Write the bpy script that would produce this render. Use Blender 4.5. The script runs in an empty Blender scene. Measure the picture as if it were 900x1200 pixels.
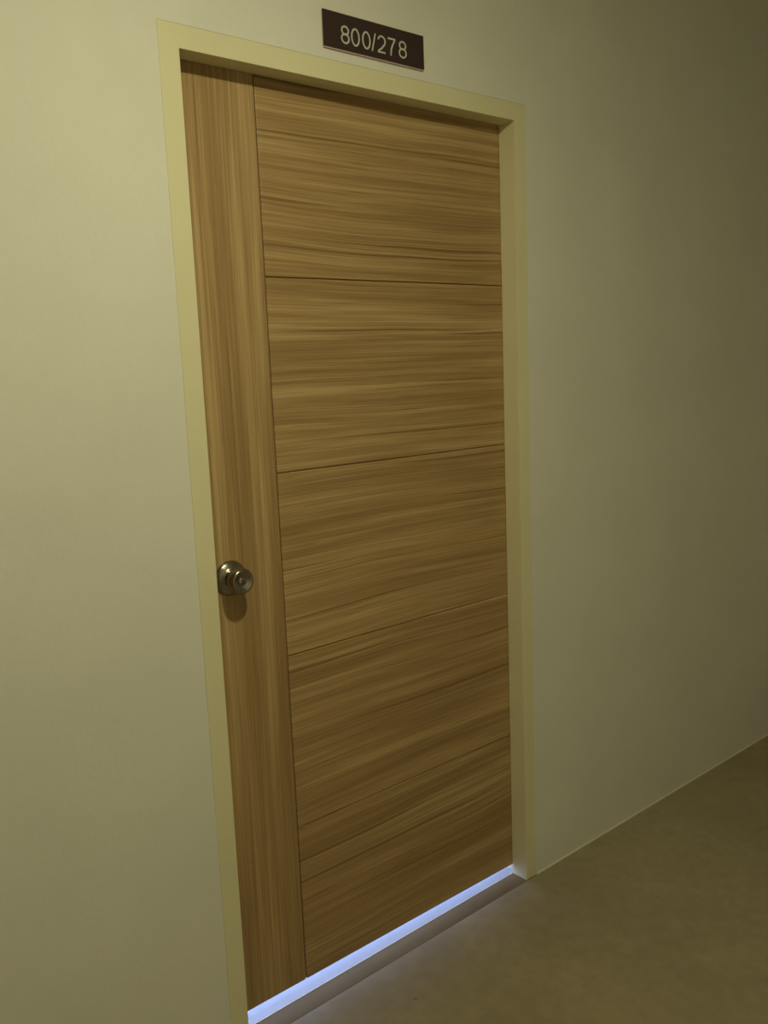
import bpy, bmesh, math, random
from mathutils import Matrix, Vector
S = bpy.context.scene
C = bpy.context.collection

# ---------------------------------------------------------------- camera, world, light, exposure
cam_data = bpy.data.cameras.new('camera'); cam = bpy.data.objects.new('camera', cam_data); C.objects.link(cam)
S.camera = cam
yaw, pit, rol = 0.705515978, -0.160157643, -0.0405613
cy, sy, cp, sp = math.cos(yaw), math.sin(yaw), math.cos(pit), math.sin(pit)
f = Vector((sy*cp, cy*cp, sp)); r = Vector((cy, -sy, 0)); u = r.cross(f)
r2 = math.cos(rol)*r + math.sin(rol)*u; u2 = -math.sin(rol)*r + math.cos(rol)*u
m = Matrix((r2, u2, -f)).transposed().to_4x4(); m.translation = Vector((-0.86652655, -1.53057661, 1.42533088))
cam.matrix_world = m
cam_data.sensor_fit = 'VERTICAL'; cam_data.sensor_height = 24.0
cam_data.lens = 24.0*1058.0375/1200.0
cam_data.clip_start = 0.02

world = bpy.data.worlds.new('world'); S.world = world; world.use_nodes = True
world.node_tree.nodes['Background'].inputs['Color'].default_value = (0.35, 0.5, 1.0, 1)   # overcast daylight outside the flat's window
world.node_tree.nodes['Background'].inputs['Strength'].default_value = 1.0

vs = S.view_settings
vs.view_transform = 'Standard'; vs.look = 'None'; vs.gamma = 1.0; vs.use_curve_mapping = False
vs.exposure = 0.0

LAMP = Vector((-0.12, -1.03, 2.435))           # ceiling lamp of the corridor
LAMP_COLOR = (1.0, 0.965, 0.60); LAMP_STRENGTH = 465.0
DAY_COLOR = (0.42, 0.54, 1.0); DAY_POWER = 400.0

W, H = 0.9016, 2.0          # clear opening of the door frame
FW = 0.041                  # face width of the frame
DY = 0.0511                 # depth of the door face behind the wall
WT = 0.12                   # wall thickness
CEIL = 2.62

# ---------------------------------------------------------------- helpers
def tag(o, label=None, cat=None, group=None, kind=None):
    if label: o['label'] = label
    if cat: o['category'] = cat
    if group: o['group'] = group
    if kind: o['kind'] = kind
    return o
def empty(name, loc=(0, 0, 0), parent=None):
    o = bpy.data.objects.new(name, None); C.objects.link(o); o.location = loc; o.empty_display_size = .05
    if parent: o.parent = parent
    return o
def link(name, bm, mat, parent=None, smooth=False, bevel=0, seg=2):
    me = bpy.data.meshes.new(name)
    bmesh.ops.recalc_face_normals(bm, faces=bm.faces)
    bm.to_mesh(me); bm.free()
    if smooth:
        for p in me.polygons: p.use_smooth = True
    me.materials.append(mat)
    o = bpy.data.objects.new(name, me); C.objects.link(o)
    if parent: o.parent = parent
    if bevel:
        b = o.modifiers.new('bevel', 'BEVEL'); b.width = bevel; b.segments = seg; b.limit_method = 'ANGLE'
        b.angle_limit = math.radians(40)
    return o
def hexa(bm, pts):
    v = [bm.verts.new(p) for p in pts]
    for q in ((0, 1, 2, 3), (4, 7, 6, 5), (0, 4, 5, 1), (1, 5, 6, 2), (2, 6, 7, 3), (3, 7, 4, 0)):
        bm.faces.new([v[i] for i in q])
def box(bm, a, b):
    x0, y0, z0 = a; x1, y1, z1 = b
    hexa(bm, [(x0, y0, z0), (x1, y0, z0), (x1, y1, z0), (x0, y1, z0), (x0, y0, z1), (x1, y0, z1), (x1, y1, z1), (x0, y1, z1)])
def boxobj(name, a, b, mat, parent=None, bevel=0):
    bm = bmesh.new(); box(bm, a, b); return link(name, bm, mat, parent, bevel=bevel)
def extrude(bm, prof, to3d, t0, t1):
    n = len(prof)
    A = [bm.verts.new(to3d(p, t0)) for p in prof]; B = [bm.verts.new(to3d(p, t1)) for p in prof]
    for i in range(n):
        j = (i+1) % n
        bm.faces.new((A[i], A[j], B[j], B[i]))
    bm.faces.new(A[::-1]); bm.faces.new(B)
def lathe(bm, prof, cx, cz, y0, n=48):
    """profile of (distance out of the door face, radius), turned about the y axis"""
    rings = []
    for d, rad in prof:
        if rad < 1e-6: rings.append([bm.verts.new((cx, y0-d, cz))])
        else: rings.append([bm.verts.new((cx+rad*math.cos(2*math.pi*k/n), y0-d, cz+rad*math.sin(2*math.pi*k/n))) for k in range(n)])
    for a, b in zip(rings, rings[1:]):
        for k in range(n):
            l = (k+1) % n
            if len(a) == 1 and len(b) == 1: continue
            if len(a) == 1: bm.faces.new((a[0], b[k], b[l]))
            elif len(b) == 1: bm.faces.new((a[k], a[l], b[0]))
            else: bm.faces.new((a[k], a[l], b[l], b[k]))

# ---------------------------------------------------------------- materials
def mat(name, color, rough=.6, metal=0, spec=.5):
    m = bpy.data.materials.new(name); m.use_nodes = True
    b = m.node_tree.nodes['Principled BSDF']
    b.inputs['Base Color'].default_value = (*color, 1); b.inputs['Roughness'].default_value = rough
    b.inputs['Metallic'].default_value = metal; b.inputs['Specular IOR Level'].default_value = spec
    return m
class NT:
    def __init__(s, m): s.t = m.node_tree; s.bsdf = s.t.nodes['Principled BSDF']
    def n(s, typ, **kw):
        o = s.t.nodes.new(typ)
        for k, v in kw.items():
            if k in o.inputs: o.inputs[k].default_value = v
            else: setattr(o, k, v)
        return o
    def l(s, a, b): s.t.links.new(a, b)
    def noise(s, vec, scale, detail=3, rough=.5, dist=0):
        o = s.n('ShaderNodeTexNoise'); o.inputs['Scale'].default_value = scale; o.inputs['Detail'].default_value = detail
        o.inputs['Roughness'].default_value = rough; o.inputs['Distortion'].default_value = dist
        s.l(vec, o.inputs['Vector']); return o.outputs['Fac']
    def ramp(s, fac, stops):
        o = s.n('ShaderNodeValToRGB'); e = o.color_ramp.elements
        while len(e) < len(stops): e.new(.5)
        for i, (p, c) in enumerate(stops):
            e[i].position = p; e[i].color = (*c, 1) if len(c) == 3 else c
        s.l(fac, o.inputs['Fac']); return o.outputs['Color']
    def mix(s, fac, a, b, mode='MIX'):
        o = s.n('ShaderNodeMix', data_type='RGBA', blend_type=mode)
        for i, v in ((0, fac), (6, a), (7, b)):
            if hasattr(v, 'node'): s.l(v, o.inputs[i])
            else: o.inputs[i].default_value = v if i == 0 else (*v, 1)
        return o.outputs[2]
    def bump(s, h, strength, dist):
        o = s.n('ShaderNodeBump'); o.inputs['Strength'].default_value = strength; o.inputs['Distance'].default_value = dist
        s.l(h, o.inputs['Height']); s.l(o.outputs['Normal'], s.bsdf.inputs['Normal'])

def painted(name, color, rough, spec=.35, mott=.05, bump=.0006, scale=60):
    m = mat(name, color, rough, spec=spec); t = NT(m)
    co = t.n('ShaderNodeTexCoord').outputs['Object']
    big = t.noise(co, 3.2, 4, .6)
    dark = tuple(c*(1-mott) for c in color); light = tuple(min(1, c*(1+mott)) for c in color)
    t.l(t.ramp(big, [(.3, dark), (.7, light)]), t.bsdf.inputs['Base Color'])
    fine = t.noise(co, scale, 3, .6); t.bump(fine, .35, bump)
    return m
M_wall = painted('wall_paint', (.82, .80, .725), .75, .25, .035, .0012, 70)
M_frame = painted('frame_paint', (.82, .76, .51), .5, .4, .03, .0008, 35)
M_ceiling = painted('ceiling_paint', (.82, .80, .74), .8, .2)
M_inner_wall = painted('flat_wall_paint', (.8, .8, .8), .8, .2)
M_inner_floor = painted('white_floor_tile', (.42, .44, .46), .6, .3, .02, .0001, 20)

def make_floor():
    m = mat('floor_vinyl', (.27, .21, .12), .48, spec=.4); t = NT(m)
    co = t.n('ShaderNodeTexCoord').outputs['Object']
    a = t.noise(co, 2.3, 5, .62, .4); b = t.noise(co, 26, 4, .65)
    c1 = t.ramp(a, [(.28, (.30, .245, .155)), (.72, (.40, .33, .21))])
    c2 = t.mix(t.ramp(b, [(.35, (0, 0, 0)), (.75, (.35, .35, .35))]), c1, (.19, .155, .10))
    spots = t.noise(co, 55, 1, .3)
    c3 = t.mix(t.ramp(spots, [(.78, (0, 0, 0)), (.82, (.6, .6, .6))]), c2, (.09, .07, .05))
    t.l(c3, t.bsdf.inputs['Base Color'])
    rr = t.ramp(a, [(.3, (.40, .40, .40)), (.7, (.55, .55, .55))]); t.l(rr, t.bsdf.inputs['Roughness'])
    t.bump(b, .25, .0006)
    return m
M_floor = make_floor()
M_sill = painted('brown_sill', (.19, .132, .055), .8, .2, .12, .0004, 40)

def make_wood(name, vertical):
    """engineered oak veneer: broad bands, fine pores and a few long dark annual lines"""
    m = mat(name, (.4, .27, .12), .46, spec=.35); t = NT(m)
    co = t.n('ShaderNodeTexCoord').outputs['Object']
    sep = t.n('ShaderNodeSeparateXYZ'); t.l(co, sep.inputs[0])
    along, across = (sep.outputs['Z'], sep.outputs['X']) if vertical else (sep.outputs['X'], sep.outputs['Z'])
    # slow waviness of the grain
    wv = t.n('ShaderNodeCombineXYZ'); t.l(along, wv.inputs[0])
    sc = t.n('ShaderNodeMath', operation='MULTIPLY'); t.l(across, sc.inputs[0]); sc.inputs[1].default_value = 2.2 if not vertical else 3.0
    t.l(sc.outputs[0], wv.inputs[1])
    wave = t.noise(wv.outputs[0], 1.5 if not vertical else .9, 1.5, .4)
    dm = t.n('ShaderNodeMath', operation='MULTIPLY_ADD'); t.l(wave, dm.inputs[0]); dm.inputs[1].default_value = .036 if not vertical else .02
    t.l(across, dm.inputs[2])
    acr = dm.outputs[0]
    def streak(ka, kc, scale=1, detail=2, rough=.5, off=0):
        c = t.n('ShaderNodeCombineXYZ')
        a1 = t.n('ShaderNodeMath', operation='MULTIPLY'); t.l(along, a1.inputs[0]); a1.inputs[1].default_value = ka
        a2 = t.n('ShaderNodeMath', operation='MULTIPLY'); t.l(acr, a2.inputs[0]); a2.inputs[1].default_value = kc
        t.l(a1.outputs[0], c.inputs[0]); t.l(a2.outputs[0], c.inputs[1]); c.inputs[2].default_value = off
        return t.noise(c.outputs[0], scale, detail, rough)
    band = streak(.7, 15, 1, 3, .55, 3.1)
    mid = streak(1.3, 55, 1, 3, .6, 7.7)
    fine = streak(2.2, 340, 1, 2, .6, 1.3)
    line = streak(.8, 85, 1, 1, .4, 12.4)
    base = t.ramp(band, [(.33, (.42, .265, .115)), (.5, (.51, .335, .155)), (.68, (.60, .415, .20))])
    c = t.mix(t.ramp(mid, [(.36, (.62, .62, .62)), (.60, (0, 0, 0))]), base, (.29, .175, .07))
    c = t.mix(t.ramp(mid, [(.60, (0, 0, 0)), (.74, (.45, .45, .45))]), c, (.62, .46, .25))
    c = t.mix(t.ramp(fine, [(.34, (.5, .5, .5)), (.56, (0, 0, 0))]), c, (.25, .15, .06))
    c = t.mix(t.ramp(fine, [(.58, (0, 0, 0)), (.72, (.38, .38, .38))]), c, (.66, .50, .29))
    pore = streak(6, 420, 1, 1, .5, 21.7)
    c = t.mix(t.ramp(pore, [(.28, (.45, .45, .45)), (.37, (0, 0, 0))]), c, (.20, .115, .045))
    if not vertical:
        c = t.mix(t.ramp(line, [(.27, (.65, .65, .65)), (.315, (0, 0, 0))]), c, (.16, .09, .035))
    t.l(c, t.bsdf.inputs['Base Color'])
    t.bump(fine, .3, .0004)
    return m
M_wood_h = make_wood('oak_veneer_across', False)
M_wood_v = make_wood('oak_veneer_upright', True)
M_groove = mat('door_core_shadow_gap', (.30, .19, .085), .7)
def make_steel():
    m = mat('satin_steel', (.34, .31, .265), .22, metal=1); t = NT(m)
    co = t.n('ShaderNodeTexCoord').outputs['Object']
    n = t.noise(co, 260, 3, .6)
    t.l(t.ramp(n, [(.3, (.17, .17, .17)), (.75, (.30, .30, .30))]), t.bsdf.inputs['Roughness'])
    return m
M_steel = make_steel()
M_hole = mat('keyhole_dark', (.02, .018, .015), .6)
M_alu = mat('white_edge_strip', (.92, .92, .92), .35, spec=.6)
M_plate = mat('dark_acrylic', (.052, .030, .030), .33, spec=.4)
M_back = mat('pale_acrylic_backing', (.62, .45, .42), .4)
M_white = mat('lettering_white', (.62, .64, .52), .55)
M_plastic = mat('white_plastic', (.8, .79, .75), .5)
M_grout = mat('pale_sealant', (.74, .70, .58), .6)

def emitter(name, color, strength):
    m = bpy.data.materials.new(name); m.use_nodes = True; nt = m.node_tree; nt.nodes.clear()
    e = nt.nodes.new('ShaderNodeEmission'); o = nt.nodes.new('ShaderNodeOutputMaterial')
    e.inputs['Color'].default_value = (*color, 1); e.inputs['Strength'].default_value = strength
    nt.links.new(e.outputs[0], o.inputs[0]); return m

# ---------------------------------------------------------------- setting
X0, X1, Y0 = -3.8, 2.75, -2.12  # corridor ends set for bounced light: unseen right wall moved in, left moved out
IX0, IX1, IY1 = -1.2, 2.6, 3.4
# corridor wall that holds the door, with its opening
g = 0; gt = .0009
bm = bmesh.new()
box(bm, (X0, 0, 0), (-FW-g, WT, H+FW+gt)); box(bm, (W+FW+g, 0, 0), (X1, WT, H+FW+gt)); box(bm, (X0, 0, H+FW+gt), (X1, WT, CEIL))
bmesh.ops.remove_doubles(bm, verts=bm.verts, dist=1e-5)
tag(link('wall_back', bm, M_wall), 'cream painted corridor wall around the wooden door', 'wall', kind='structure')
tag(boxobj('wall_front', (X0, Y0-.1, 0), (X1, Y0, CEIL), M_wall), 'corridor wall opposite the door, behind the viewer', 'wall', kind='structure')
tag(boxobj('wall_left', (X0-.1, Y0-.1, 0), (X0, WT, CEIL), M_wall), 'end wall of the corridor to the left', 'wall', kind='structure')
tag(boxobj('wall_right', (X1, Y0-.1, 0), (X1+.1, WT, CEIL), M_wall), 'unseen end wall of the corridor, moved in on the right to bounce light', 'wall', kind='structure')
tag(boxobj('ceiling', (X0-.1, Y0-.1, CEIL), (X1+.1, IY1+.1, CEIL+.1), M_ceiling), 'pale corridor ceiling above the door wall', 'ceiling', kind='structure')
# floors: corridor, threshold strip between the jambs, and the floor of the flat
fl = tag(boxobj('floor', (X0-.1, Y0-.1, -.1), (X1+.1, -.0036, 0), M_floor), 'dull brown corridor floor in front of the door', 'floor', kind='structure')
tag(boxobj('floor_threshold', (-FW, -.0024, -.1), (W+FW, .0490, 0), M_sill), 'brown floor strip between the door jambs, lit blue along its back edge', 'threshold', kind='structure')
tag(boxobj('floor_inner', (IX0, .0520, -.1), (IX1, IY1, 0), M_inner_floor), 'white floor seen glowing through the gap under the door', 'floor', kind='structure')
bm = bmesh.new()
for x0, x1 in ((X0, -FW-.001), (W+FW+.001, X1)):
    prof = [(0, 0), (-.0036, 0), (-.0026, .0026), (0, .0036)]
    extrude(bm, prof, lambda p, t: (t, p[0]-.0001, p[1]), x0, x1)
tag(link('baseboard_back', bm, M_grout), 'thin pale sealant bead where the wall meets the brown floor', 'sealant', kind='structure')

# room behind the door, with the window whose daylight leaks under the door
tag(boxobj('wall_inner_left', (IX0-.1, WT, 0), (IX0, IY1, CEIL), M_inner_wall), 'left wall of the room behind the door', 'wall', kind='structure')
tag(boxobj('wall_inner_right', (IX1, WT, 0), (IX1+.1, IY1, CEIL), M_inner_wall), 'right wall of the room behind the door', 'wall', kind='structure')
wx0, wx1, wz0, wz1 = -.55, 1.75, .25, 2.15
bm = bmesh.new()
box(bm, (IX0-.1, IY1, 0), (wx0, IY1+.12, CEIL)); box(bm, (wx1, IY1, 0), (IX1+.1, IY1+.12, CEIL))
box(bm, (wx0, IY1, 0), (wx1, IY1+.12, wz0)); box(bm, (wx0, IY1, wz1), (wx1, IY1+.12, CEIL))
tag(link('wall_inner_back', bm, M_inner_wall), 'far wall of the room behind the door, with its window', 'wall', kind='structure')
win = tag(empty('window_1', (0, 0, 0)), 'window of the room behind the door', 'window', kind='structure')
bm = bmesh.new(); t_ = .05
box(bm, (wx0, IY1+.03, wz0), (wx0+t_, IY1+.09, wz1)); box(bm, (wx1-t_, IY1+.03, wz0), (wx1, IY1+.09, wz1))
box(bm, (wx0+t_, IY1+.03, wz0), (wx1-t_, IY1+.09, wz0+t_)); box(bm, (wx0+t_, IY1+.03, wz1-t_), (wx1-t_, IY1+.09, wz1))
xm = (wx0+wx1)/2; box(bm, (xm-.025, IY1+.03, wz0+t_), (xm+.025, IY1+.09, wz1-t_))
link('frame', bm, M_plastic, win)
mg = bpy.data.materials.new('window_glass'); mg.use_nodes = True; nt = mg.node_tree; nt.nodes.clear()
tr = nt.nodes.new('ShaderNodeBsdfTransparent'); gl = nt.nodes.new('ShaderNodeBsdfGlossy'); mx = nt.nodes.new('ShaderNodeMixShader'); ou = nt.nodes.new('ShaderNodeOutputMaterial')
gl.inputs['Roughness'].default_value = .02; mx.inputs[0].default_value = .06
nt.links.new(tr.outputs[0], mx.inputs[1]); nt.links.new(gl.outputs[0], mx.inputs[2]); nt.links.new(mx.outputs[0], ou.inputs[0])
for a, b in ((wx0+t_, xm-.025), (xm+.025, wx1-t_)):
    boxobj('pane', (a, IY1+.057, wz0+t_), (b, IY1+.063, wz1-t_), mg, win)
# daylight through that window
ld = bpy.data.lights.new('window_daylight', 'AREA'); ld.shape = 'RECTANGLE'; ld.size = wx1-wx0; ld.size_y = wz1-wz0
ld.energy = DAY_POWER; ld.color = DAY_COLOR
lo = bpy.data.objects.new('window_daylight', ld); C.objects.link(lo)
lo.location = ((wx0+wx1)/2, IY1+.14, (wz0+wz1)/2); lo.rotation_euler = (-math.pi/2, 0, 0)

# aluminium edge on the threshold
bm = bmesh.new()
prof = [(.0490, -.003), (.0490, .0002), (.0495, .0008), (.0515, .0009), (.0520, .0003), (.0520, -.003)]
extrude(bm, prof, lambda p, t: (t, p[0], p[1]), .0005, W-.0005)
tag(link('trim_2', bm, M_alu, smooth=False), 'thin bright edge strip on the floor under the door', 'floor edge', kind='structure')

# ---------------------------------------------------------------- door frame
FY0, FY1, RB = -.0014, WT, .012
pl = [(-FW, FY0), (0, FY0), (0, DY-.0012), (-RB, DY-.0012), (-RB, FY1), (-FW, FY1)]     # section: distance into the opening, depth
bm = bmesh.new()
st = [[bm.verts.new(q) for q in ring] for ring in (
    [(e, y, .0002) for e, y in pl], [(e, y, H-e) for e, y in pl],
    [(W-e, y, H-e) for e, y in pl], [(W-e, y, .0002) for e, y in pl])]
for A, B in zip(st, st[1:]):
    for i in range(6): bm.faces.new((A[i], A[(i+1) % 6], B[(i+1) % 6], B[i]))
bm.faces.new(st[0]); bm.faces.new(st[3])
fr = tag(link('trim_1', bm, M_frame, bevel=.0008), 'yellowish cream painted door frame around the wooden door', 'door frame', kind='structure')

# ---------------------------------------------------------------- door leaf
door = tag(empty('door_1', (W/2, DY, 0)), 'closed oak veneer door with upright stile, five grooved boards and round steel knob', 'door', kind='structure')
def D(o): o.location = -door.location; return o
L0, L1, LT = -.0085, W+.0085, H+.0085
DT = .036
def zb(x): return .0385 - .0125*x/W            # slightly out-of-level bottom edge
SX = .189                                       # stile / board joint
GW = .0009
# core
bm = bmesh.new()
y0, y1 = DY+.0042, DY+DT
hexa(bm, [(L0, y0, zb(L0)+.001), (L1, y0, zb(L1)+.001), (L1, y1, zb(L1)+.001), (L0, y1, zb(L0)+.001), (L0, y0, LT), (L1, y0, LT), (L1, y1, LT), (L0, y1, LT)])
D(link('core', bm, M_groove, door))
# stile
def slab(name, x0, x1, z0, z1, m, parent):
    bm = bmesh.new(); ya, yb = DY, DY+.0042
    za = (lambda x: zb(x)) if z0 is None else (lambda x: z0)
    hexa(bm, [(x0, ya, za(x0)), (x1, ya, za(x1)), (x1, yb, za(x1)), (x0, yb, za(x0)), (x0, ya, z1), (x1, ya, z1), (x1, yb, z1), (x0, yb, z1)])
    return D(link(name, bm, m, parent, bevel=.0019, seg=2))
slab('stile', L0, SX-.0016, None, LT, M_wood_v, door)
gz = [None, .410, .811, 1.211, 1.614, LT+GW]
for k in range(5):
    slab('board', SX+.0012, L1, None if k == 0 else gz[k]+GW, gz[k+1]-GW, M_wood_h, door)

# knob on the stile
KX, KZ = .0600, 1.010
kn = empty('knob', (KX-W/2, 0, KZ), door)
def K(name, prof, m, n=56):
    bm = bmesh.new(); lathe(bm, prof, 0, 0, 0, n); return link(name, bm, m, kn, smooth=True)
K('rose', [(0, .0), (0, .0360), (.0015, .0366), (.004, .0358), (.0075, .0318), (.0105, .0255), (.0125, .0225), (.014, .0210), (.014, .0)], M_steel)
K('grip', [(.0135, .0), (.0135, .0200), (.0175, .0198), (.0195, .0208), (.0225, .0232), (.0265, .0252), (.031, .0266), (.038, .0272),
                (.045, .0268), (.0490, .0255), (.0515, .0232), (.0520, .0212), (.0512, .0188), (.0490, .0150), (.0470, .0115), (.0465, .0)], M_steel)
K('lock_cylinder', [(.0458, .0), (.0458, .0082), (.0482, .0082), (.0487, .0075), (.0487, .0)], M_steel, 32)
bm = bmesh.new(); box(bm, (-.0012, -.0493, -.0036), (.0012, -.0481, .0036)); link('keyhole', bm, M_hole, kn)

# ---------------------------------------------------------------- number plate above the door
sx0, sx1, sz0, sz1 = .324, .600, 2.0638, 2.1325
sg = tag(empty('room_number_sign', ((sx0+sx1)/2, 0, sz0)), 'dark brown plate reading 800/278 on the wall above the door', 'sign')
def G(o): o.location = -sg.location; return o
G(boxobj('backing', (sx0+.0022, -.0044, sz0-.0024), (sx1-.0002, -.0001, sz1-.0008), M_back, sg))
tag(G(boxobj('plate', (sx0, -.0062, sz0), (sx1, -.0044, sz1), M_plate, sg, bevel=.0004)), 'dark brown face plate')
def ell(cx, cz, rx, rz, a0, a1, n=18):
    return [(cx+rx*math.cos(math.radians(a0+(a1-a0)*k/n)), cz+rz*math.sin(math.radians(a0+(a1-a0)*k/n))) for k in range(n+1)]
def ribbon(bm, pts, w, closed, y0, y1):
    n = len(pts); L = []; R = []
    for i in range(n):
        a = pts[i-1] if (closed or i > 0) else pts[i]; b = pts[(i+1) % n] if (closed or i < n-1) else pts[i]
        p = Vector(pts[i]); t1 = (p-Vector(a)); t2 = (Vector(b)-p)
        t1 = t1.normalized() if t1.length > 1e-9 else t2.normalized(); t2 = t2.normalized() if t2.length > 1e-9 else t1
        t = (t1+t2).normalized(); nn = Vector((-t.y, t.x)); k = min(1.6, 1/max(.4, t.dot(t1)))
        L.append(p+nn*w/2*k); R.append(p-nn*w/2*k)
    vf = [[bm.verts.new((q.x, y, q.y)) for q in side] for side in (L, R) for y in (y0, y1)]
    lf, lb, rf, rb = vf
    for i in range(n if closed else n-1):
        j = (i+1) % n
        bm.faces.new((lf[i], lf[j], rf[j], rf[i])); bm.faces.new((lb[i], rb[i], rb[j], lb[j]))
        bm.faces.new((lf[i], lb[i], lb[j], lf[j])); bm.faces.new((rf[i], rf[j], rb[j], rb[i]))
    if not closed:
        for i in (0, n-1): bm.faces.new((lf[i], rf[i], rb[i], lb[i]))
ST = .0036; CH = .0352; BZ = 2.0755
def glyph(ch, x0, x1):
    w = x1-x0; h = CH; s = ST/2; bm = bmesh.new(); A = x0+s; B = x1-s; cx = (A+B)/2; rx = (B-A)/2
    if ch == '0':
        ribbon(bm, ell(cx, BZ+h/2, rx, h/2-s, 0, 360, 36)[:-1], ST, True, -.0067, -.0062)
    elif ch == '8':
        r1 = (h*.53-s)/2+.0002; r2 = (h*.49-s)/2
        ribbon(bm, ell(cx, BZ+s+r1, rx, r1, 0, 360, 30)[:-1], ST, True, -.0067, -.0062)
        ribbon(bm, ell(cx, BZ+h-s-r2, rx*.9, r2, 0, 360, 30)[:-1], ST, True, -.0068, -.0062)
    elif ch == '2':
        top = ell(cx, BZ+h-s-h*.27, rx, h*.27, 168, -38, 18)
        ribbon(bm, top+[(cx-.0005, BZ+h*.27), (A+.001, BZ+h*.13), (A, BZ+s), (B, BZ+s)], ST, False, -.0067, -.0062)
    elif ch == '7':
        ribbon(bm, [(A, BZ+h-s), (B, BZ+h-s), (B, BZ+h-s-.002), (cx+.0035, BZ+h*.62), (cx-.0005, BZ+h*.36), (cx-.0022, BZ)], ST, False, -.0067, -.0062)
    else:
        ribbon(bm, [(x0+.0018, BZ-.0004), (x1-.0018, BZ+h+.0004)], ST*.9, False, -.0067, -.0062)
    return G(link('numeral' if ch != '/' else 'slash', bm, M_white, sg))
for ch, a, b in (('8', .3685, .391), ('0', .395, .418), ('0', .4243, .4473), ('/', .449, .4625), ('2', .4665, .4893), ('7', .4935, .5165), ('8', .5255, .5485)):
    glyph(ch, a, b)

# ---------------------------------------------------------------- corridor ceiling lamp (just above the frame of the picture)
cl = tag(empty('ceiling_light', LAMP), 'small round warm ceiling lamp in the corridor', 'lamp')
bm = bmesh.new()
def vl(bm, prof, n=40):
    rings = [[bm.verts.new((rad*math.cos(2*math.pi*k/n), rad*math.sin(2*math.pi*k/n), z)) for k in range(n)] if rad > 1e-6 else [bm.verts.new((0, 0, z))] for rad, z in prof]
    for a, b in zip(rings, rings[1:]):
        for k in range(n):
            l = (k+1) % n
            if len(b) == 1: bm.faces.new((a[k], a[l], b[0]))
            else: bm.faces.new((a[k], a[l], b[l], b[k]))
bm = bmesh.new(); zt = CEIL-LAMP.z
vl(bm, [(.082, zt), (.082, 0), (.078, -.004), (.060, 0), (.060, .004), (0, .004)]); link('housing', bm, M_plastic, cl, smooth=False)
bm = bmesh.new(); R_ = .055
vl(bm, [(R_*math.cos(a), -.002-.014*math.sin(a)) for a in [math.pi/2*k/8 for k in range(8)]] + [(0, -.016)]); link('diffuser', bm, emitter('lamp_glow', LAMP_COLOR, LAMP_STRENGTH), cl, smooth=True)
